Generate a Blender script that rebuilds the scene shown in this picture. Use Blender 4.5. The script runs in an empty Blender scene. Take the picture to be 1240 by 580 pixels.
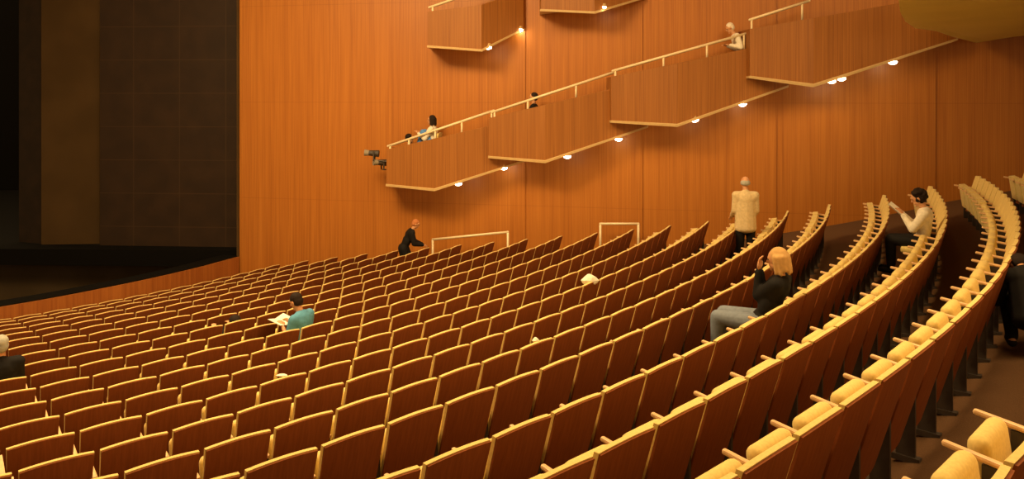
import bpy, bmesh, math, random
import numpy as np
from mathutils import Vector, Matrix, Euler
random.seed(7)
SC=bpy.context.scene
COL=SC.collection
try:
    SC.view_settings.view_transform='Standard'
    SC.view_settings.look='None'
except Exception: pass
# ---------------------------------------------------------------- camera
F=909.3; YH=115.75; CZ=2.785
cd=bpy.data.cameras.new('camera'); cam=bpy.data.objects.new('camera',cd); COL.objects.link(cam)
cam.location=(0,0,CZ); cam.rotation_euler=(math.pi/2,0,0)
cd.sensor_width=36; cd.lens=F/1240*36; cd.shift_y=-(290-YH)/1240; cd.clip_end=200
SC.camera=cam
# hall geometry
CX,CY=-20.128,26.744; R19=31.52
def floor_z(R):
    d=R-R19
    return 0.367+0.2858*d+0.01549*d*d+0.000538*d**3 if d<0 else 0.367+0.22*d
def fz(x,y): return floor_z(math.hypot(x-CX,y-CY))
def wall_y(x): return 19.02-0.198*x
def rowR(k):
    if k>=20: return R19+0.86+(k-20)*0.80
    if k>=17: return R19+(k-19)*0.83
    return R19-0.281-(19-k)*0.8
def pt(px,py,d): return Vector(((px-620)/F*d, d, CZ-(py-YH)/F*d))
def wall_d(px,p=0.0):
    m=(px-620)/F
    return (19.02-p)/(1+0.198*m)
def wpt(px,py,p=0.0): return pt(px,py,wall_d(px,p))
# ---------------------------------------------------------------- materials
def mat(name,col,rough=0.6,spec=0.5,noise=0.0,nscale=20,emit=None,estr=0,metal=0,col2=None,bump=0,sheen=0):
    m=bpy.data.materials.new(name); m.use_nodes=True
    nt=m.node_tree; b=nt.nodes['Principled BSDF']
    b.inputs['Base Color'].default_value=(*col,1); b.inputs['Roughness'].default_value=rough
    b.inputs['Specular IOR Level'].default_value=spec; b.inputs['Metallic'].default_value=metal
    if sheen: b.inputs['Sheen Weight'].default_value=sheen
    tc=nt.nodes.new('ShaderNodeTexCoord'); nz=nt.nodes.new('ShaderNodeTexNoise'); nz.inputs['Scale'].default_value=nscale
    nt.links.new(tc.outputs['Object'],nz.inputs['Vector'])
    if noise or col2:
        c2=col2 if col2 else tuple(c*(1-noise) for c in col)
        mx=nt.nodes.new('ShaderNodeValToRGB')
        mx.color_ramp.elements[0].position=0.35; mx.color_ramp.elements[1].position=0.65
        mx.color_ramp.elements[0].color=(*col,1); mx.color_ramp.elements[1].color=(*c2,1)
        nt.links.new(nz.outputs['Fac'],mx.inputs['Fac']); nt.links.new(mx.outputs['Color'],b.inputs['Base Color'])
    if bump:
        bp=nt.nodes.new('ShaderNodeBump'); bp.inputs['Strength'].default_value=bump; bp.inputs['Distance'].default_value=0.01
        nt.links.new(nz.outputs['Fac'],bp.inputs['Height']); nt.links.new(bp.outputs['Normal'],b.inputs['Normal'])
    if emit:
        b.inputs['Emission Color'].default_value=(*emit,1); b.inputs['Emission Strength'].default_value=estr
    return m
def wood(name,c1,c2,c3,rough=0.4,sx=34,sz=0.5,joints=0.0,slat=0.0,spec=0.4):
    """vertical-grain veneer"""
    m=bpy.data.materials.new(name); m.use_nodes=True
    nt=m.node_tree; N=nt.nodes; L=nt.links; b=N['Principled BSDF']
    b.inputs['Roughness'].default_value=rough; b.inputs['Specular IOR Level'].default_value=spec
    tc=N.new('ShaderNodeTexCoord'); mp=N.new('ShaderNodeMapping'); mp.inputs['Scale'].default_value=(sx,sx*0.25,sz)
    L.new(tc.outputs['Object'],mp.inputs['Vector'])
    n1=N.new('ShaderNodeTexNoise'); n1.inputs['Scale'].default_value=1; n1.inputs['Detail'].default_value=5; n1.inputs['Distortion'].default_value=0.4
    L.new(mp.outputs[0],n1.inputs['Vector'])
    mp2=N.new('ShaderNodeMapping'); mp2.inputs['Scale'].default_value=(sx*0.11,sx*0.03,sz*0.35); L.new(tc.outputs['Object'],mp2.inputs['Vector'])
    n2=N.new('ShaderNodeTexNoise'); n2.inputs['Scale'].default_value=1; n2.inputs['Detail'].default_value=2; L.new(mp2.outputs[0],n2.inputs['Vector'])
    r=N.new('ShaderNodeValToRGB'); e=r.color_ramp.elements
    e[0].position=0.34; e[0].color=(*c1,1); e[1].position=0.64; e[1].color=(*c3,1)
    k=e.new(0.5); k.color=(*c2,1)
    add=N.new('ShaderNodeMath'); add.operation='MULTIPLY_ADD'; add.inputs[1].default_value=0.75
    L.new(n1.outputs['Fac'],add.inputs[0])
    ml=N.new('ShaderNodeMath'); ml.operation='MULTIPLY'; ml.inputs[1].default_value=0.25; L.new(n2.outputs['Fac'],ml.inputs[0]); L.new(ml.outputs[0],add.inputs[2])
    L.new(add.outputs[0],r.inputs['Fac'])
    out=r.outputs['Color']
    if joints or slat:
        sp=N.new('ShaderNodeSeparateXYZ'); L.new(tc.outputs['Object'],sp.inputs[0])
        fac=None
        for ax,per,wd in ((('Z',joints,0.006),) if joints else (('X',slat,0.12),)):
            dv=N.new('ShaderNodeMath'); dv.operation='DIVIDE'; dv.inputs[1].default_value=per; L.new(sp.outputs[ax],dv.inputs[0])
            fr=N.new('ShaderNodeMath'); fr.operation='FRACT'; L.new(dv.outputs[0],fr.inputs[0])
            lt=N.new('ShaderNodeMath'); lt.operation='LESS_THAN'; lt.inputs[1].default_value=wd; L.new(fr.outputs[0],lt.inputs[0])
            fac=lt
        mx=N.new('ShaderNodeMix'); mx.data_type='RGBA'; mx.inputs['B'].default_value=(c1[0]*.7,c1[1]*.6,c1[2]*.6,1)
        sc=N.new('ShaderNodeMath'); sc.operation='MULTIPLY'; sc.inputs[1].default_value=0.3; L.new(fac.outputs[0],sc.inputs[0])
        L.new(sc.outputs[0],mx.inputs['Factor']); L.new(out,mx.inputs['A']); out=mx.outputs['Result']
    L.new(out,b.inputs['Base Color'])
    return m
M_wall=wood('wall_veneer',(0.335,0.103,0.012),(0.43,0.143,0.018),(0.49,0.175,0.025),0.45,sx=70,joints=2.6)
M_para=wood('parapet_veneer_shaded',(0.25,0.085,0.012),(0.32,0.113,0.017),(0.38,0.142,0.025),0.55,sx=60,slat=0.09)  # same wood as the side wall, its weaker light put into a duller colour
M_seatwood=wood('seat_back_veneer',(0.22,0.060,0.016),(0.25,0.070,0.019),(0.28,0.082,0.022),0.75,sx=60,sz=3,spec=0.15)
M_gold=mat('gold_upholstery',(0.80,0.60,0.21),0.9,0.1,col2=(0.72,0.53,0.18),nscale=60,sheen=0.1)
M_arm=mat('armrest_wood',(0.84,0.52,0.25),0.4,0.5,noise=0.15,nscale=30)
M_metal=mat('dark_metal',(0.05,0.035,0.025),0.5,0.5,noise=0.2)
M_carpet=mat('brown_carpet',(0.13,0.066,0.030),0.95,0.1,col2=(0.105,0.052,0.023),nscale=120,bump=0.3)
M_black=mat('black_paint',(0.004,0.003,0.002),0.9,0.1,noise=0.2)
M_cream=mat('cream_trim',(0.58,0.38,0.16),0.5,0.4,noise=0.1)
M_rail=mat('brass_rail',(0.88,0.70,0.42),0.4,0.5,noise=0.1)
M_soffit=mat('gold_soffit',(0.90,0.76,0.24),0.8,0.2,noise=0.05,nscale=1)
M_bulb=mat('lamp_glow',(1,0.95,0.8),0.5,0.5,emit=(1,0.88,0.62),estr=25)
M_barr=wood('barrier_veneer',(0.26,0.07,0.012),(0.33,0.10,0.017),(0.40,0.13,0.023),0.45,sx=30)
M_ceil=mat('ceiling_plaster',(0.5,0.38,0.2),0.9,0.1,noise=0.1)
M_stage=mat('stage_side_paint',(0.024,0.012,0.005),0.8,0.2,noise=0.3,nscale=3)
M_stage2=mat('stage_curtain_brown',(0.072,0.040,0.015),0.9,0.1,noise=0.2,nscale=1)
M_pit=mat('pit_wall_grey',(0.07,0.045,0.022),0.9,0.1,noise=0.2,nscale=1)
def gridmat():
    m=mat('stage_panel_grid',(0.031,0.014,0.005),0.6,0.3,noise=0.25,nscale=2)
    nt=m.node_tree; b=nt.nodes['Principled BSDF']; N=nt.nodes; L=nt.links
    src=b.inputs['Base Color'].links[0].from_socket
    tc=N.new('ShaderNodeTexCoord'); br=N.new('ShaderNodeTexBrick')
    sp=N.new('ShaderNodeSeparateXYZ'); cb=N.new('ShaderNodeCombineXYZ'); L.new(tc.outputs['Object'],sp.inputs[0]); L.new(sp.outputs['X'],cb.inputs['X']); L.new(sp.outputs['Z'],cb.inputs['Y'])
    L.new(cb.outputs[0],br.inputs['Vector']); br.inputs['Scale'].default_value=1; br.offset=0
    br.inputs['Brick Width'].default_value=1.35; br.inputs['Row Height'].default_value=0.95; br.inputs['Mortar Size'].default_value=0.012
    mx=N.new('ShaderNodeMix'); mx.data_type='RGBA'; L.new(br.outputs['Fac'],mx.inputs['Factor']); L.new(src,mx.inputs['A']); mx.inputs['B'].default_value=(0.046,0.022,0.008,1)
    L.new(mx.outputs['Result'],b.inputs['Base Color'])
    return m
M_grid=gridmat()
# ---------------------------------------------------------------- mesh helpers
def mk(name,bm,mats,parent=None,smooth=False,loc=None,link=True,recalc=True):
    if recalc: bmesh.ops.recalc_face_normals(bm,faces=bm.faces)
    me=bpy.data.meshes.new(name); bm.to_mesh(me); bm.free()
    for m in (mats if isinstance(mats,(list,tuple)) else [mats]): me.materials.append(m)
    if smooth:
        for p in me.polygons: p.use_smooth=True
    o=bpy.data.objects.new(name,me)
    if link: COL.objects.link(o)
    if parent: o.parent=parent
    if loc is not None: o.location=loc
    return o
def empty(name,loc=(0,0,0),rz=0):
    e=bpy.data.objects.new(name,None); e.empty_display_size=0.1; COL.objects.link(e); e.location=loc; e.rotation_euler=(0,0,rz); return e
def tag(o,label,cat,group=None,kind=None):
    o['label']=label; o['category']=cat
    if group: o['group']=group
    if kind: o['kind']=kind
def prism(bm,poly,z0,z1):
    n=len(poly)
    za=z0 if isinstance(z0,(list,tuple)) else [z0]*n
    zb=z1 if isinstance(z1,(list,tuple)) else [z1]*n
    lo=[bm.verts.new((p[0],p[1],za[i])) for i,p in enumerate(poly)]
    hi=[bm.verts.new((p[0],p[1],zb[i])) for i,p in enumerate(poly)]
    bm.faces.new(lo[::-1]); bm.faces.new(hi)
    for i in range(n):
        j=(i+1)%n; bm.faces.new((lo[i],lo[j],hi[j],hi[i]))
def box(bm,c,s,rot=None,bev=0,seg=2):
    r=bmesh.ops.create_cube(bm,size=1)
    M=Matrix.Translation(c)@(rot.to_4x4() if rot else Matrix())@Matrix.Diagonal((*s,1))
    bmesh.ops.transform(bm,matrix=M,verts=r['verts'])
    if bev:
        es=list({e for v in r['verts'] for e in v.link_edges})
        bmesh.ops.bevel(bm,geom=es,offset=bev,segments=seg,affect='EDGES',profile=0.5)
def cone(bm,p0,p1,r0,r1,seg=10):
    p0=Vector(p0);p1=Vector(p1); d=p1-p0; L=d.length
    if L<1e-6: return
    q=Vector((0,0,1)).rotation_difference(d.normalized())
    M=Matrix.Translation((p0+p1)/2)@q.to_matrix().to_4x4()
    bmesh.ops.create_cone(bm,cap_ends=True,cap_tris=False,segments=seg,radius1=r0,radius2=r1,depth=L,matrix=M)
def ell(bm,c,r,rot=None,sub=2):
    M=Matrix.Translation(c)@(rot.to_4x4() if rot else Matrix())@Matrix.Diagonal((*r,1))
    bmesh.ops.create_icosphere(bm,subdivisions=sub,radius=1,matrix=M)
def cap(bm,p0,p1,r0,r1,seg=12):
    p0=Vector(p0);p1=Vector(p1)
    ell(bm,p0,(r0,)*3); ell(bm,p1,(r1,)*3); cone(bm,p0,p1,r0,r1,seg)
# ---------------------------------------------------------------- floor
bm=bmesh.new()
radii=[14.5+i*0.6 for i in range(0,29)]+[R19+0.0001+i*0.6 for i in range(0,20)]
angs=[math.radians(-150+i*2.0) for i in range(0,90)]
g=[]
for r in radii: g.append([bm.verts.new((CX+r*math.cos(t),CY+r*math.sin(t),floor_z(r))) for t in angs])
for i in range(len(radii)-1):
    for j in range(len(angs)-1): bm.faces.new((g[i][j],g[i+1][j],g[i+1][j+1],g[i][j+1]))
fl=mk('floor',bm,M_carpet,smooth=True,recalc=False); fl['kind']='structure'
# ---------------------------------------------------------------- side wall
bm=bmesh.new()
seams=[290,636,778,940,1133,1420]
poly=[]
for a,b in zip(seams[:-1],seams[1:]):
    pa=wpt(a,0,0.0); pb=wpt(b,0,0.03)
    poly.append((pa.x,pa.y)); poly.append((pb.x,pb.y))
back=[(poly[-1][0]+0.0,poly[-1][1]+0.6),(poly[0][0],poly[0][1]+0.6)]
prism(bm,poly+back,-4.2,9.2)
w=mk('wall_right',bm,M_wall); w['kind']='structure'
bm=bmesh.new(); e=wpt(290,0,0); box(bm,(e.x-0.03,e.y+0.2,2.4),(0.06,0.5,13.2)); t=mk('trim_1',bm,M_stage2); t['kind']='structure'
bm=bmesh.new(); prism(bm,[(-34,-12),(24,-12),(24,15),(-7.5,20.6),(-34,25.5)],9.2,9.4)
c=mk('ceiling',bm,M_ceil); c['kind']='structure'
# ---------------------------------------------------------------- stage area
SZ=-1.50
def flat(name,ax,ay,bx,by,z0,z1,th,m,struct=True):
    bm=bmesh.new(); d=Vector((bx-ax,by-ay,0)).normalized(); n=Vector((-d.y,d.x,0))*th
    prism(bm,[(ax,ay),(bx,by),(bx+n.x,by+n.y),(ax+n.x,ay+n.y)],z0,z1)
    o=mk(name,bm,m)
    if struct: o['kind']='structure'
    return o
pL=pt(121,0,21.5); pR=pt(292,0,21.2)
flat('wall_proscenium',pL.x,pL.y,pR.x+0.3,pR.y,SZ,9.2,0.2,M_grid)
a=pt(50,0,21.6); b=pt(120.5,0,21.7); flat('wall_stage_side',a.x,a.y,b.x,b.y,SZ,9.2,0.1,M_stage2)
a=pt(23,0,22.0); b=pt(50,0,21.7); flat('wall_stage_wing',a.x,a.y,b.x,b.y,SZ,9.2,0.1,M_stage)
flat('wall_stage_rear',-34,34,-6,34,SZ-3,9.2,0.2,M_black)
bm=bmesh.new(); prism(bm,[(-34,21.0),(-14.5,21.0),(-7.3,20.75),(-6,21.6),(-6,34),(-34,34)],SZ-0.45,SZ)
s=mk('floor_stage',bm,M_black); s['kind']='structure'
flat('wall_pit_front',-34,21.9,-7.0,21.7,-4.4,SZ-0.45,0.15,M_pit)
bm=bmesh.new(); prism(bm,[(-34,10),(-14,11),(-6.5,18),(-6.5,22),(-34,22)],-4.5,-4.4); s=mk('floor_pit',bm,M_pit); s['kind']='structure'
def catmull(P,n=10):
    P=[Vector(p) for p in P]; out=[]
    Q=[2*P[0]-P[1]]+P+[2*P[-1]-P[-2]]
    for i in range(1,len(Q)-2):
        for k in range(n):
            t=k/n
            out.append(0.5*((2*Q[i])+(-Q[i-1]+Q[i+1])*t+(2*Q[i-1]-5*Q[i]+4*Q[i+1]-Q[i+2])*t*t+(-Q[i-1]+3*Q[i]-3*Q[i+1]+Q[i+2])*t**3))
    out.append(P[-1]); return out
bar=catmull([(-7.42,20.42),(-8.1,18.9),(-9.1,17.3),(-10.6,15.55),(-12.9,13.9),(-16,13.0)])
def ribbon(bm,path,off0,off1,z0,z1):
    n=len(path); V=[]
    for i,p in enumerate(path):
        t=(path[min(i+1,n-1)]-path[max(i-1,0)]).normalized(); nn=Vector((-t.y,t.x))
        a=Vector((p.x,p.y))+nn*off0; b=Vector((p.x,p.y))+nn*off1
        V.append([bm.verts.new((a.x,a.y,z0)),bm.verts.new((b.x,b.y,z0)),bm.verts.new((b.x,b.y,z1)),bm.verts.new((a.x,a.y,z1))])
    for i in range(n-1):
        for k in range(4):
            l=(k+1)%4; bm.faces.new((V[i][k],V[i+1][k],V[i+1][l],V[i][l]))
    bm.faces.new(V[0]); bm.faces.new(V[-1][::-1])
e=empty('orchestra_pit_barrier',(bar[0].x,bar[0].y,0)); tag(e,'curved wooden orchestra pit barrier with black padded inner rim','barrier')
inv=Vector((-bar[0].x,-bar[0].y,0))
bm=bmesh.new(); ribbon(bm,bar,0,-0.06,-4.4,-1.60); mk('wood_panel',bm,M_barr,e,loc=inv)
bm=bmesh.new(); ribbon(bm,bar,-0.06,-0.55,-4.4,-1.58); mk('inner_rim',bm,M_black,e,loc=inv)
# ---------------------------------------------------------------- balcony boxes
downlights=[]
def balcony(name_label,L,C,R,rail,lights,posts):
    def P(q,y): return pt(q[0],y,wall_d(q[0],q[3]))
    tops=[P(L,L[1]),P(C,C[1]),P(R,R[1])]; bots=[P(L,L[2]),P(C,C[2]),P(R,R[2])]
    base=bots[0].copy(); base.y+=L[3]
    e=empty('balcony_box',base); tag(e,name_label,'balcony',group='stepped side balcony boxes')
    inv=-base
    wl=Vector((tops[0].x,wall_y(tops[0].x)-0.03)); wr=Vector((tops[2].x+0.05,wall_y(tops[2].x+0.05)-0.03))
    plan=[wl]+[Vector((p.x,p.y)) for p in tops]+[wr]
    zt=[tops[0].z]+[p.z for p in tops]+[tops[2].z]; zb=[bots[0].z]+[p.z for p in bots]+[bots[2].z]
    cen=(plan[0]+plan[1]+plan[2]+plan[3])/4
    def ins(k):
        out=[]
        for i,p in enumerate(plan):
            if i==0: out.append(p+Vector((k,0)))
            elif i==4: out.append(p+Vector((-k,0)))
            else: out.append(p+(cen-p).normalized()*k*1.3)
        return out
    inner=ins(0.07); n=5
    bm=bmesh.new()
    V=[[bm.verts.new((plan[i].x,plan[i].y,zb[i])),bm.verts.new((plan[i].x,plan[i].y,zt[i])),
        bm.verts.new((inner[i].x,inner[i].y,zt[i])),bm.verts.new((inner[i].x,inner[i].y,zb[i]))] for i in range(n)]
    for i in range(n-1):
        for k in range(4): bm.faces.new((V[i][k],V[i+1][k],V[i+1][(k+1)%4],V[i][(k+1)%4]))
    bm.faces.new(V[0]); bm.faces.new(V[-1][::-1])
    mk('parapet',bm,M_para,e,loc=inv)
    bm=bmesh.new(); pl=[(p.x,p.y) for p in inner]
    prism(bm,pl,[z+0.06 for z in zb],[z+ (zt[i]-zb[i])*0.55 for i,z in enumerate(zb)]); mk('deck',bm,M_carpet,e,loc=inv)
    bm=bmesh.new(); lip=[]
    for i,p in enumerate(plan):
        lip.append(p+(p-cen).normalized()*(0.02 if i in(1,2) else 0))
    prism(bm,[(p.x,p.y) for p in lip],[z-0.05 for z in zb],[z for z in zb]); mk('soffit',bm,M_cream,e,loc=inv)
    if rail:
        (x0,y0),(x1,y1)=rail; a=pt(x0,y0,wall_d(x0,0.82)); b=pt(x1,y1,wall_d(x1,0.6))
        bm=bmesh.new(); cap(bm,a,b,0.032,0.032,8); mk('handrail',bm,M_rail,e,smooth=True,loc=inv)
        for t in posts:
            q=a.lerp(b,t); bm=bmesh.new(); cone(bm,q-Vector((0,0,0.38)),q,0.025,0.025,8); mk('rail_post',bm,M_rail,e,smooth=True,loc=inv)
    for (x,y) in lights:
        A,B=(L,C) if x<C[0] else (C,R)
        t=(x-A[0])/(B[0]-A[0]); a=P(A,A[2]); b=P(B,B[2])
        q=pt(x,y,a.y+(b.y-a.y)*t+0.08)
        bm=bmesh.new(); cone(bm,q+Vector((0,0,0.03)),q+Vector((0,0,0.11)),0.095,0.08,14); mk('lamp_housing',bm,M_cream,e,smooth=False,loc=inv)
        bm=bmesh.new(); ell(bm,q+Vector((0,0,0.02)),(0.095,0.095,0.06)); mk('lamp_bulb',bm,M_bulb,e,smooth=True,loc=inv)
        downlights.append(q-Vector((0,0.1,0.08)))
    return e
balcony('wood veneer balcony box with stage spotlights on its end',(468,181,223,0.9),(526,168,229,1.05),(637,143,193,0.45),((470,177),(598,134)),[(555,223),(610,204)],[0.02,0.2,0.45,0.7,0.98])
balcony('wood veneer balcony box with sloping cream handrail and two downlights',(592,143,189,0.9),(660,127,195,1.05),(785,98,152,0.45),((596,136),(742,88)),[(687,190),(749,169)],[0.02,0.3,0.7])
balcony('long wood veneer balcony box with cream soffit and handrail',(740,93,146,0.9),(820,77,151,1.05),(955,49,103,0.45),((742,86),(906,40)),[(841,146),(899,127)],[0.02,0.38,0.7,0.97])
balcony('long wood veneer balcony box with three downlights under it',(908,35,92,0.9),(985,22,103,1.05),(1160,-8,46,0.45),((908,24),(980,1)),[(1007,99),(1019,96),(1081,76)],[0.03,0.88])
balcony('wood veneer balcony box of the next tier with two downlights',(518,14,55,0.9),(583,6,60,1.02),(634,-10,34,0.14),((520,9),(600,-18)),[(591,58),(629,37)],[0.05])
balcony('wood veneer balcony box of the next tier with one downlight',(655,-30,11,0.9),(720,-42,14,1.02),(780,-60,-4,0.14),None,[(730,10)],[])
# gold overhanging balcony underside
pp=[]
for px,py,hh in ((1088,-40,1.22),(1088,0,1.24),(1090,14,1.245),(1096,26,1.25),(1108,34,1.24),(1135,38,1.24),(1152,44,1.22)):
    d=F*hh/(YH-py); pp.append(Vector(((px-620)/F*d,d,CZ+hh)))
q=pt(1182,52,wall_d(1182)-0.2); pp.append(q); q=pt(1300,33,wall_d(1300)-0.2); pp.append(q)
pp.append(Vector((14,7,CZ+1.45)))
base=pp[0].copy(); e=empty('balcony_overhang',base); tag(e,'gold painted curved underside of an overhanging balcony','balcony')
bm=bmesh.new(); prism(bm,[(p.x,p.y) for p in pp],[p.z for p in pp],[p.z+0.05 for p in pp]); mk('soffit',bm,M_soffit,e,loc=-base)
bm=bmesh.new(); prism(bm,[(p.x,p.y) for p in pp],[p.z+0.05 for p in pp],[p.z+0.8 for p in pp]); mk('fascia',bm,M_para,e,loc=-base)
# ---------------------------------------------------------------- wall rails in aisle
def aisle_rail(x0,y0,x1,y1,d0,d1,label):
    a=pt(x0,y0,d0); b=pt(x1,y1,d1); base=Vector((a.x,a.y,fz(a.x,a.y)))
    e=empty('aisle_guard_rail',base); tag(e,label,'railing')
    bm=bmesh.new(); cap(bm,a,b,0.03,0.03,8); mk('top_rail',bm,M_rail,e,smooth=True,loc=-base)
    for p in (a,b):
        bm=bmesh.new(); cone(bm,(p.x,p.y,fz(p.x,p.y)-0.01),p,0.028,0.028,8); mk('post',bm,M_rail,e,smooth=True,loc=-base)
aisle_rail(524,290,615,281,18.9,18.4,'cream metal guard rail beside wooden side wall')
aisle_rail(727,271,773,271,18.1,17.9,'short cream metal guard rail by the side wall')
# ---------------------------------------------------------------- seat
PITCH=0.495
def slab(bm,w0,w1,z0,z1,y0,y1,th,curve,nu=8,nv=4,crown=0.012,bev=0.0,mi=0,bulge=0.0,shear=0.0):
    F_=[];B_=[]
    for j in range(nv+1):
        v=j/nv; fr=[];br=[]
        for i in range(nu+1):
            u=i/nu*2-1; x=u*(w0+(w1-w0)*v)/2; z=z0+(z1-z0)*v+(crown*(1-u*u) if j==nv else 0); y=y0+(y1-y0)*v+curve*u*u
            bl=bulge*(1-u**4)*(1-(2*v-1)**4)
            br.append(bm.verts.new((x,y,z))); fr.append(bm.verts.new((x,y+th+bl,z)))
        F_.append(fr);B_.append(br)
    for j in range(nv):
        for i in range(nu):
            bm.faces.new((B_[j][i],B_[j][i+1],B_[j+1][i+1],B_[j+1][i]))
            bm.faces.new((F_[j][i],F_[j+1][i],F_[j+1][i+1],F_[j][i+1]))
    for i in range(nu):
        bm.faces.new((B_[0][i],F_[0][i],F_[0][i+1],B_[0][i+1])); bm.faces.new((B_[nv][i],B_[nv][i+1],F_[nv][i+1],F_[nv][i]))
    for j in range(nv):
        bm.faces.new((B_[j][0],B_[j+1][0],F_[j+1][0],F_[j][0])); bm.faces.new((B_[j][nu],F_[j][nu],F_[j+1][nu],B_[j+1][nu]))
    if bev:
        es=[e for e in bm.edges if len(e.link_faces)==2 and e.calc_face_angle(0)>0.9]
        bmesh.ops.bevel(bm,geom=es,offset=bev,segments=3,affect='EDGES',profile=0.5)
def seat_parts(detail=True):
    P={}
    bv=0.012 if detail else 0.0; nu=8 if detail else 2; nv=4 if detail else 1
    bm=bmesh.new(); slab(bm,0.430,0.450,0.14,0.826,0.05,-0.155,0.016,0.020,nu,nv,crown=0.020); P['back_shell']=(bm,M_seatwood)
    bm=bmesh.new(); slab(bm,0.415,0.458,0.34,0.833,0.006,-0.142,0.032,0.020,nu,nv,crown=0.020,bev=bv,bulge=0.04); P['back_cushion']=(bm,M_gold)
    bm=bmesh.new(); box(bm,(0,0.125,0.455),(0.37,0.43,0.10),Matrix.Rotation(math.radians(82),3,'X'),0.048 if detail else 0,4); P['seat_cushion']=(bm,M_gold)
    bm=bmesh.new(); box(bm,(PITCH/2,0.125,0.615),(0.042,0.30,0.028),Matrix.Rotation(math.radians(7),3,'X'),0.012 if detail else 0)
    for v in bm.verts:
        if v.co.y>0.2: v.co.x=PITCH/2+(v.co.x-PITCH/2)*0.75
    P['armrest']=(bm,M_arm)
    bm=bmesh.new(); box(bm,(PITCH/2,0.05,0.29),(0.024,0.12,0.60))
    if detail: box(bm,(PITCH/2,0.05,0.01),(0.055,0.18,0.04))
    P['pedestal']=(bm,M_metal)
    return P
tmpl=[]
for n,(bm,m) in seat_parts(True).items():
    o=mk(n,bm,m,link=False,smooth=False); tmpl.append(o)
    if n in('back_cushion','seat_cushion','back_shell'):
        for p in o.data.polygons: p.use_smooth=True
        try: o.data.set_sharp_from_angle(angle=math.radians(50))
        except Exception: pass
bm=bmesh.new(); box(bm,(0,0.24,0.395),(0.42,0.42,0.09),None,0.03,3); down=mk('seat_cushion',bm,M_gold,link=False,smooth=True)
TL=(17.45,-0.284)
def tip_phi(R):
    for i in range(20000):
        ph=-1.57+i*0.0001*2
        if ph>1.0: break
        x=CX+R*math.cos(ph); y=CY+R*math.sin(ph)
        if y>=TL[0]+TL[1]*x: return ph
    return None
seats=[]
for k in range(0,22):
    R=rowR(k); p0=tip_phi(R)
    if p0 is None: continue
    n=0
    while True:
        ph=p0-(n+0.5)*PITCH/R; n+=1
        x=CX+R*math.cos(ph); y=CY+R*math.sin(ph)
        if y<0.8 or n>110: break
        if (x/y)*F+620<-140: break
        if math.hypot(x,y)<1.8: continue
        if k==21 and y<9: continue
        z=floor_z(R)
        X=620+F*x/y; Y=YH+F*(CZ-z-0.82)/y
        seats.append(dict(row=k,phi=ph,R=R,x=x,y=y,z=z,d=math.hypot(x,y),vis=(-25<X<1265 and Y<600),occ=False,px=X,idx=n))
def find_seat(row,px,lo=0,hi=99):
    rows=row if isinstance(row,(list,tuple)) else [row]
    c=[s for s in seats if s['row'] in rows and lo<s['y']<hi]
    return min(c,key=lambda s:abs(s['px']-px))
def face_rz(x,y):
    return math.atan2(CY-y,CX-x)-math.pi/2
occ={}
for nm,row,px,lo,hi in (('woman',17,948,0,10.0),('reader',18,1124,10.6,11.7),('teal',10,368,0,99),('suit',(7,8,9),1,0,99),('slouch',8,270,0,99)):
    s=find_seat(row,px,lo,hi); s['occ']=True; occ[nm]=s
vis=sorted([s for s in seats if s['vis']],key=lambda s:s['d'])
near=vis[:298]
for s in occ.values():
    if s not in near: near.append(s)
near_ids={id(s) for s in near}
for s in near:
    e=bpy.data.objects.new('theatre_seat',None); e.empty_display_size=0.1
    e.location=(s['x'],s['y'],s['z']); e.rotation_euler=(0,0,face_rz(s['x'],s['y'])); COL.objects.link(e)
    tag(e,'tip-up theatre seat, dark wooden back and gold upholstery' if not s['occ'] else 'theatre seat with lowered gold cushion, occupied by a person','seat',group='curved rows of auditorium seats')
    for t in tmpl:
        src=down if (s['occ'] and t.name.startswith('seat_cushion')) else t
        c=src.copy(); c.parent=e; COL.objects.link(c)
LO=seat_parts(False)
tv=[];tf=[];tm=[];mats=[M_seatwood,M_gold,M_arm,M_metal]
for n,(b_,m) in LO.items():
    off=len(tv); b_.verts.ensure_lookup_table(); bmesh.ops.recalc_face_normals(b_,faces=b_.faces); b_.verts.index_update()
    tv+= [tuple(v.co) for v in b_.verts]
    for f in b_.faces: tf.append([v.index+off for v in f.verts]); tm.append(mats.index(m))
    b_.free()
tv=np.array(tv); V=[];Fc=[];MI=[]; off=0
for s in seats:
    if id(s) in near_ids: continue
    if s['d']<6: continue
    a=face_rz(s['x'],s['y']); c,sn=math.cos(a),math.sin(a)
    w_=np.stack([tv[:,0]*c-tv[:,1]*sn+s['x'],tv[:,0]*sn+tv[:,1]*c+s['y'],tv[:,2]+s['z']],1)
    V.append(w_); Fc+=[[i+off for i in f] for f in tf]; MI+=tm; off+=len(tv)
V=np.concatenate(V)
me=bpy.data.meshes.new('theatre_seats'); me.from_pydata(V.tolist(),[],Fc)
for m in mats: me.materials.append(m)
me.polygons.foreach_set('material_index',MI); me.update()
o=bpy.data.objects.new('theatre_seats',me); COL.objects.link(o); tag(o,'many more rows of dark wood and gold theatre seats','seats',group='curved rows of auditorium seats',kind='stuff')
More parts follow.
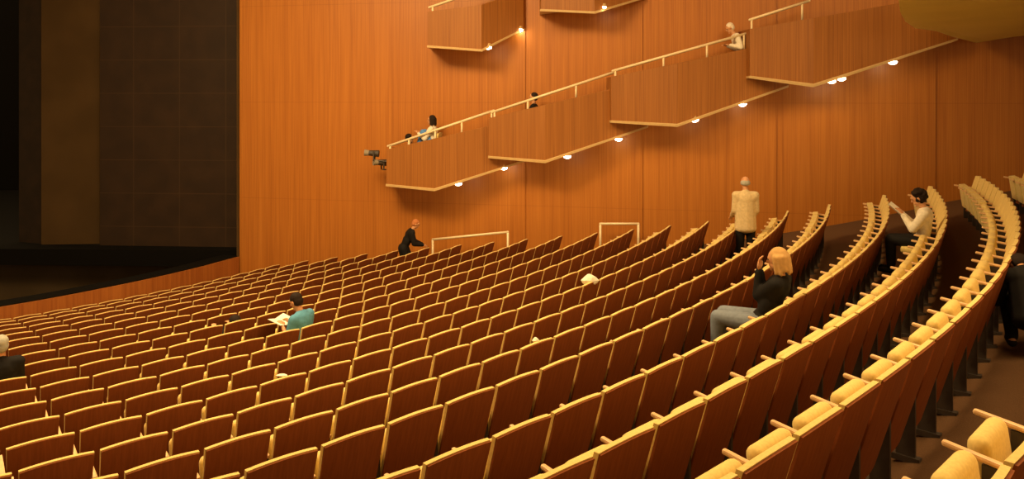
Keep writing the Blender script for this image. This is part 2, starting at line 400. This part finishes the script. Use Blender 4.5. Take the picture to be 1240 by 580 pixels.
# ---------------------------------------------------------------- people
def cmat(name,c,r=0.8): return mat(name,c,r,0.2,noise=0.15,nscale=25)
SKIN=mat('skin',(0.62,0.30,0.14),0.55,0.4,noise=0.08,nscale=12)
M_eye=mat('eye_dark',(0.02,0.012,0.01),0.2,0.5,noise=0.1)
CL={}
def cm(key,c):
    if key not in CL: CL[key]=cmat(key,c)
    return CL[key]
def ik(a,b,l1,l2,pole):
    a=Vector(a);b=Vector(b);d=b-a; L=min(d.length,(l1+l2)*0.999); u=d.normalized()
    b=a+u*L
    x=(l1*l1-l2*l2+L*L)/(2*L); h=math.sqrt(max(l1*l1-x*x,0)); p=Vector(pole); p=(p-u*p.dot(u)).normalized()
    return a+u*x+p*h,b
def finish(o,vox,it=3):
    md=o.modifiers.new('remesh','REMESH'); md.mode='VOXEL'; md.voxel_size=vox; md.use_smooth_shade=True
    s=o.modifiers.new('smooth','SMOOTH'); s.factor=0.5; s.iterations=it
def person(loc,rz,pose,look,label):
    H=pose.get('scale',1.0)
    pel=Vector(pose['pel']); nk=Vector(pose['neck']); up=(nk-pel).normalized()
    rt=Vector(pose.get('rt',(1,0,0))); fw=up.cross(rt).normalized()
    hd=Vector(pose.get('head',(0,0,1))).normalized(); hc=nk+hd*0.17+Vector(pose.get('hoff',(0,0.02,0)))
    sh={s:nk-up*0.055+rt*(0.175*s) for s in(-1,1)}; hip={s:pel+rt*(0.09*s) for s in(-1,1)}
    el={};ha={};kn={};an={}
    for s,k in((-1,'l'),(1,'r')):
        pe=pose.get('pe',(0.35,-0.5,-0.8)); el[s],ha[s]=ik(sh[s],pose['h'+k],0.29,0.26,(pe[0]*s,pe[1],pe[2]))
        kn[s],an[s]=ik(hip[s],pose['a'+k],0.43,0.43,pose.get('pk',(0,1,0.3)))
    R=Matrix((rt,fw,up)).transposed()
    facing=Vector(pose.get('face',(0,1,0))); fz_=facing-hd*facing.dot(hd); fz_.normalize(); hx=fz_.cross(hd).normalized()
    HR=Matrix((hx,fz_,hd)).transposed()
    mid=pel.lerp(nk,0.45); chest=pel.lerp(nk,0.75)
    def torso(bm,g):
        ell(bm,pel+up*0.02,(0.155+g,0.105+g,0.12+g),R); ell(bm,mid,(0.135+g*1.4,0.098+g,0.20+g),R); ell(bm,chest,(0.165+g,0.105+g,0.15+g),R)
        cap(bm,sh[-1],sh[1],0.055+g,0.055+g)
        for s in(-1,1): cap(bm,chest+rt*0.08*s,sh[s],0.08+g,0.055+g)
    def arm(bm,s,g,full=True):
        cap(bm,sh[s],el[s],0.052+g,0.04+g)
        if full: cap(bm,el[s],el[s].lerp(ha[s],0.93),0.04+g,0.026+g*0.7)
    def leg(bm,s,g,f=1.0):
        cap(bm,hip[s],kn[s],0.082+g,0.056+g); cap(bm,kn[s],kn[s].lerp(an[s],f),0.056+g,0.038+g)
    toe={s:an[s]+Vector(pose.get('toe',(0,0.15,-0.03))) for s in(-1,1)}
    bm=bmesh.new(); torso(bm,0)
    for s in(-1,1):
        arm(bm,s,0); leg(bm,s,0); cap(bm,an[s]-Vector((0,0,0.03)),toe[s],0.036,0.028)
        f=(ha[s]-el[s]).normalized(); up2=Vector((0,0,1)); sd=f.cross(up2)
        if sd.length<0.1: sd=f.cross(Vector((0,1,0)))
        sd.normalize(); nn=sd.cross(f).normalized(); p0=ha[s]
        HM=Matrix((sd,f,nn)).transposed()
        ell(bm,p0+f*0.045,(0.040,0.05,0.017),HM)
        for i,l in enumerate((0.058,0.070,0.074,0.066)):
            b0=p0+f*0.080+sd*(0.030-0.020*i)
            m1=b0+f*l*0.55-nn*0.008; m2=m1+f*l*0.35-nn*l*0.4
            cap(bm,b0,m1,0.0095,0.009,8); cap(bm,m1,m2,0.009,0.0075,8)
        ts=-s; b0=p0+f*0.025+sd*(0.034*ts); m1=b0+f*0.03+sd*0.022*ts-nn*0.01; m2=m1+f*0.03
        cap(bm,b0,m1,0.012,0.010,8); cap(bm,m1,m2,0.010,0.008,8)
    cap(bm,nk-up*0.04,hc-hd*0.06,0.055,0.05)
    ell(bm,hc+hd*0.02,(0.074,0.093,0.095),HR,3); ell(bm,hc-hd*0.055+fz_*0.025,(0.055,0.062,0.058),HR)
    cap(bm,hc+fz_*0.092+hd*0.012,hc+fz_*0.108-hd*0.022,0.010,0.015,8)
    for s in(-1,1): ell(bm,hc+hx*0.077*s-hd*0.008,(0.010,0.020,0.032),HR)
    ell(bm,hc+fz_*0.088-hd*0.055,(0.024,0.010,0.009),HR); ell(bm,hc+fz_*0.078-hd*0.10,(0.022,0.015,0.016),HR)
    ell(bm,hc+fz_*0.086+hd*0.028,(0.045,0.012,0.009),HR)
    body=mk('person',bm,SKIN); finish(body,0.0095,2); tag(body,label,'person')
    for s in(-1,1):
        b2=bmesh.new(); ell(b2,hc+fz_*0.088+hx*0.031*s+hd*0.008,(0.012,0.008,0.008),HR); mk('eye',b2,M_eye,body,smooth=True)
    g=look.get('g',0.018)
    b2=bmesh.new()
    if look.get('jacket'):
        hem=pel-up*look.get('hem',0.14); n=30
        torso(b2,0.022)
        for i in range(n):
            t=i/(n-1); c=(nk-up*0.13).lerp(hem,t); ell(b2,c,(0.180+0.025*t,0.120+0.03*t,0.085),R)
        cap(b2,sh[-1]+up*0.005,sh[1]+up*0.005,0.070,0.070); cap(b2,nk-up*0.06,nk+up*0.01,0.095,0.062)
        for s in(-1,1): cap(b2,sh[s],el[s],0.068,0.056); cap(b2,el[s],el[s].lerp(ha[s],0.95),0.056,0.043)
    else:
        torso(b2,g)
        for s in(-1,1): arm(b2,s,g+0.004,look.get('sleeve',True))
    o=mk('jacket' if look.get('jacket') else 'shirt',b2,look['shirt'],body); finish(o,0.013,8)
    b2=bmesh.new(); ell(b2,pel,(0.160+g,0.112+g,0.12),R)
    if look.get('skirt'):
        cap(b2,pel,(kn[-1]+kn[1])/2,0.15,0.17)
        for s in(-1,1): leg(b2,s,0.03,0.3)
    else:
        for s in(-1,1): leg(b2,s,0.020,0.93)
    o=mk('skirt' if look.get('skirt') else 'trousers',b2,look['pants'],body); finish(o,0.013)
    for s in(-1,1):
        b2=bmesh.new(); cap(b2,an[s]-Vector((0,0,0.035)),toe[s]+Vector((0,0,0.002)),0.046,0.038); o=mk('shoe',b2,look.get('shoe',cm('black_leather',(0.012,0.01,0.009))),body); finish(o,0.013)
    b2=bmesh.new(); st=look.get('style','short')
    if st=='balding':
        for i in range(11):
            a=math.pi*(1.0+i/10.0); ell(b2,hc+hx*0.068*math.cos(a)+fz_*(0.082*math.sin(a)),(0.022,0.022,0.045),HR)
        ell(b2,hc-fz_*0.035+hd*0.01,(0.076,0.066,0.07),HR)
    else:
        ell(b2,hc+hd*0.040-fz_*0.018,(0.084,0.094,0.090),HR,3); ell(b2,hc-fz_*0.035-hd*0.005,(0.084,0.077,0.085),HR)
    if st=='curly':
        for i in range(46):
            v=Vector((random.gauss(0,1),random.gauss(-0.5,1),random.gauss(0.5,1))).normalized()
            ell(b2,hc+hd*0.03-fz_*0.025+HR@Vector((v.x*0.10,v.y*0.095,v.z*0.10)),(0.034,)*3,None,1)
    if st=='long':
        for i in range(9):
            a=math.pi*(0.95+1.1*i/8.0); o1=hx*0.082*math.cos(a)+fz_*(0.086*math.sin(a)-0.01)
            cap(b2,hc+o1+hd*0.03,hc+o1*1.2-hd*(0.12+0.02*math.sin(i*2.3)),0.034,0.018)
    o=mk('hair',b2,look['hair'],body); finish(o,0.011,2)
    body.location=loc; body.rotation_euler=(0,0,rz); body.scale=(H,)*3
    return body
def sitpose(**k):
    p=dict(pel=(0,0.16,0.54),neck=(0,0.10,1.06),al=(-0.10,0.60,0.09),ar=(0.10,0.60,0.09),hl=(-0.12,0.42,0.66),hr=(0.12,0.42,0.66),pk=(0,0.5,1))
    p.update(k); return p
def standpose(**k):
    p=dict(pel=(0,0,0.95),neck=(0,0.0,1.47),al=(-0.10,0,0.09),ar=(0.10,0,0.09),hl=(-0.27,0.06,0.86),hr=(0.27,0.06,0.86),pk=(0,1,0))
    p.update(k); return p
HB=cm('dark_hair',(0.02,0.011,0.007)); HG=cm('grey_hair',(0.42,0.40,0.34)); HBL=cm('blonde_hair',(0.62,0.36,0.13)); BLK=cm('black_cloth',(0.010,0.008,0.007))
WHT=cm('white_cloth',(0.85,0.76,0.60)); CRM=cm('cream_jacket_cloth',(0.66,0.50,0.27)); TEAL=cm('teal_cloth',(0.10,0.30,0.45)); DEN=cm('grey_denim',(0.22,0.25,0.30)); BLU=cm('blue_denim',(0.10,0.26,0.60))
def sitat(nm,pose,look,label,turn=0):
    s=occ[nm]; return person((s['x'],s['y'],s['z']),face_rz(s['x'],s['y'])+turn,pose,look,label)
x,y=0.311*14.2,14.2
person((x,y,fz(x,y)),math.radians(-5),standpose(hl=(-0.20,0.24,1.00),hr=(0.20,0.24,1.00),pe=(0.06,-1,-0.3),scale=1.03),dict(shirt=CRM,pants=BLK,hair=HG,style='balding',jacket=True,hem=0.15),'person standing in long cream jacket and black trousers, back turned')
sitat('woman',sitpose(neck=(0,0.02,1.03),hl=(-0.04,0.24,1.08),hr=(0.04,0.25,1.06),head=(0,0.14,1),pel=(0,0.22,0.55),al=(-0.10,0.66,0.12),ar=(0.1,0.66,0.12)),dict(shirt=BLK,pants=DEN,hair=HBL,style='long'),'blonde person seated in black top, hands clasped near chin',0.1)
sitat('reader',sitpose(neck=(0,0.14,1.02),pel=(0,0.18,0.53),hl=(-0.08,0.44,0.92),hr=(0.10,0.44,0.90),head=(0,0.45,1),scale=0.97),dict(shirt=WHT,pants=BLK,hair=HB,style='curly'),'person with curly dark hair in white shirt reading a programme')
sitat('teal',sitpose(neck=(0,0.20,1.0),hl=(-0.10,0.46,0.80),hr=(0.12,0.46,0.80),head=(0,0.5,1),scale=0.95),dict(shirt=TEAL,pants=BLK,hair=HB,style='short',sleeve=False),'dark-haired person in teal shirt seated looking at papers',0.35)
sitat('suit',sitpose(scale=0.96),dict(shirt=BLK,pants=BLK,hair=HG,style='short',jacket=True,hem=0.05),'grey-haired person seated in dark suit jacket')
sitat('slouch',sitpose(neck=(0,0.0,0.60),pel=(0,0.34,0.50),head=(0,0.3,1),hl=(-0.15,0.45,0.6),hr=(0.15,0.45,0.6)),dict(shirt=BLK,pants=BLK,hair=HB,style='short'),'person slouched low in seat, dark hair and clothes')
d=18.3; x=(490-620)/F*d
person((x,d,fz(x,d)),math.radians(-80),standpose(neck=(0,0.20,1.39),pel=(0,-0.03,0.92),head=(0,0.4,0.9),hl=(-0.1,0.48,0.98),hr=(0.1,0.48,1.0),scale=0.92),dict(shirt=BLK,pants=BLK,hair=cm('auburn_hair',(0.5,0.18,0.06)),style='short',g=0.03,skirt=True),'person in long black dress leaning forward in the side aisle')
d=6.9; x=(1248-620)/F*d
person((x,d,fz(x,d)),math.radians(-20),standpose(pel=(0,-0.1,0.40),neck=(0,0.16,0.74),head=(0,0.95,0.1),hl=(-0.2,0.42,0.35),hr=(0.2,0.42,0.35),al=(-0.14,0.05,0.09),ar=(0.14,0.05,0.09),pk=(0,1,0.5),scale=0.95),dict(shirt=BLK,pants=BLK,hair=HB,style='short',jacket=True,hem=0.1),'person in black coat crouching between seat rows')
x,y=-11.9,17.7
person((x,y,-4.4),math.radians(200),standpose(),dict(shirt=BLK,pants=BLK,hair=HB,style='short'),'person in black standing inside the orchestra pit')
def chair(loc,rz):
    e=empty('balcony_chair',loc,rz); tag(e,'small gold upholstered chair in balcony box','chair',group='balcony chairs')
    bm=bmesh.new(); box(bm,(0,0.2,0.40),(0.42,0.42,0.08),None,0.02); mk('seat',bm,M_gold,e)
    bm=bmesh.new(); slab(bm,0.40,0.40,0.45,0.86,0.0,-0.08,0.05,0.02); mk('backrest',bm,M_gold,e)
    for sx in(-1,1):
        for yy in(0.04,0.36):
            bm=bmesh.new(); cone(bm,(sx*0.17,yy,-0.02),(sx*0.17,yy,0.38),0.014,0.018,8); mk('leg',bm,M_metal,e)
def boxperson(px,pyhead,p,rz,look,label,ht=1.33,pose=None,ch=True):
    d=wall_d(px,p); q=pt(px,pyhead,d); z=q.z-ht
    if ch: chair((q.x,q.y,z),rz)
    person((q.x,q.y,z),rz,pose or sitpose(),look,label)
boxperson(531,141,0.48,math.radians(80),dict(shirt=WHT,pants=BLU,hair=HB,style='long'),'person in white shirt and blue jeans seated in balcony box',ht=1.28,pose=sitpose(pel=(0,0.1,0.56),neck=(0,0.16,1.02),hl=(-0.1,0.5,0.86),hr=(0.1,0.5,0.86),al=(-0.1,0.52,0.48),ar=(0.1,0.52,0.48)))
boxperson(490,163,0.45,math.radians(-80),dict(shirt=BLK,pants=BLK,hair=HB,style='short'),'person in dark clothes seated low in balcony box')
boxperson(652,113,0.5,math.radians(80),dict(shirt=BLK,pants=BLK,hair=HB,style='short'),'person with dark hair in dark clothes behind balcony rail')
boxperson(900,27,0.36,math.radians(86),dict(shirt=WHT,pants=WHT,hair=cm('white_hair',(0.85,0.72,0.55)),style='short'),'person with white hair and white top behind balcony rail',pose=standpose(hl=(-0.15,0.34,1.16),hr=(0.15,0.34,1.16),neck=(0,0.20,1.42),head=(0,0.5,0.9)),ht=1.70,ch=False)
for px,py in ((575,160),(700,124),(812,90),(850,77)):
    q=pt(px,py,wall_d(px,0.42)); chair((q.x,q.y,q.z-0.86),math.radians(78))
M_paper=mat('white_paper',(0.9,0.84,0.70),0.7,0.2,noise=0.05)
def booklet(loc,rz,label,tilt=50,s=1.0,nm='programme'):
    bm=bmesh.new()
    for sx in(-1,1): box(bm,(sx*0.072*s,0,0),(0.145*s,0.21*s,0.006),Matrix.Rotation(math.radians(-14*sx),3,'Y'))
    o=mk(nm,bm,M_paper); o.location=loc; o.rotation_euler=(math.radians(tilt),0,rz); tag(o,label,'paper'); return o
def offs(s,lx,ly,lz):
    a=face_rz(s['x'],s['y']); return (s['x']+lx*math.cos(a)-ly*math.sin(a),s['y']+lx*math.sin(a)+ly*math.cos(a),s['z']+lz)
s=occ['reader']; booklet(offs(s,0.02,0.52,0.95),face_rz(s['x'],s['y']),'open white programme held in reading hands',40,1.15)
s=occ['teal']; booklet(offs(s,-0.18,0.50,0.80),face_rz(s['x'],s['y'])+0.35,'open white papers held over lap',15,1.1)
def crumple(loc,sz,label,nm='white_bag'):
    bm=bmesh.new(); bmesh.ops.create_icosphere(bm,subdivisions=2,radius=1)
    for v in bm.verts:
        n=math.sin(v.co.x*7+v.co.y*3)*math.cos(v.co.z*6+v.co.x*4)
        k=1-0.55*max(v.co.z,0)
        v.co=Vector((v.co.x*sz[0]*k,v.co.y*sz[1]*k,v.co.z*sz[2]))*(1+0.15*n)
    o=mk(nm,bm,M_paper); o.location=loc; tag(o,label,'bag'); return o
def on_back(row,px,sz,label,lz=0.87):
    s=find_seat(row,px); return crumple(offs(s,0,-0.09,lz),sz,label)
on_back(13,706,(0.13,0.05,0.09),'angular white cloth bag lying over a seat back')
on_back(15,632,(0.035,0.03,0.03),'small white paper scrap resting over a seat back',0.86)
s=find_seat(13,318); crumple(offs(s,0,-0.07,0.858),(0.055,0.03,0.012),'folded white leaflet resting over a seat back','leaflet')
def fixture(q,yaw,label):
    e=empty('stage_spotlight',q,yaw); tag(e,label,'spotlight',group='stage spotlights on the balcony end'); e.scale=(0.8,0.8,0.8)
    bm=bmesh.new(); cone(bm,(-0.26,0,0.02),(0.05,0,0),0.085,0.11,16); mk('lamp_body',bm,M_metal,e)
    bm=bmesh.new(); cone(bm,(-0.40,0,0.03),(-0.26,0,0.02),0.10,0.085,16); mk('lens_tube',bm,cm('grey_metal_paint',(0.3,0.25,0.18)),e)
    bm=bmesh.new(); box(bm,(-0.1,0.12,-0.06),(0.04,0.02,0.3)); box(bm,(-0.1,-0.12,-0.06),(0.04,0.02,0.3)); box(bm,(-0.1,0,-0.21),(0.04,0.26,0.02)); mk('yoke',bm,M_metal,e)
    bm=bmesh.new(); cone(bm,(-0.1,0,-0.21),(0.35,0,-0.25),0.02,0.02,8); mk('mounting_arm',bm,M_metal,e)
q=pt(457,186,wall_d(462,0.85)); fixture(q,0,'black stage spotlight with grey lens tube clamped to balcony end')
q=pt(467,197,wall_d(466,0.7)); fixture(q,0.5,'lower black stage spotlight clamped to balcony end')
# ---------------------------------------------------------------- lights
def area(loc,size,power,col,target=None,sizey=None):
    l=bpy.data.lights.new('house_or_fill_light','AREA'); l.shape='RECTANGLE'; l.size=size; l.size_y=sizey or size; l.energy=power; l.color=col
    o=bpy.data.objects.new('house_or_fill_light',l); COL.objects.link(o); o.location=loc
    d=(Vector(target)-Vector(loc)) if target else Vector((0,0,-1)); o.rotation_euler=d.to_track_quat('-Z','Y').to_euler()
W=(1.0,0.70,0.33)
area((-5,9,8.9),8,1650,W,sizey=8)
area((6,7,8.9),6,1100,W,sizey=6)
area((-6,10,8.7),5,1050,W,target=(-4,19.4,0.5),sizey=2)
# added unseen fill lamp, low behind the seats, to brighten the balcony underside
area((8,-2.5,2.0),2.0,190,W,target=(7.5,12,4.6),sizey=1.4)
for q in downlights:
    l=bpy.data.lights.new('balcony_downlight','POINT'); l.energy=2.5; l.color=(1,0.7,0.35); l.shadow_soft_size=0.08
    o=bpy.data.objects.new('balcony_downlight',l); COL.objects.link(o); o.location=q
wd=bpy.data.worlds.new('world'); SC.world=wd; wd.use_nodes=True
wd.node_tree.nodes['Background'].inputs['Color'].default_value=(1.0,0.66,0.30,1); wd.node_tree.nodes['Background'].inputs['Strength'].default_value=1.0
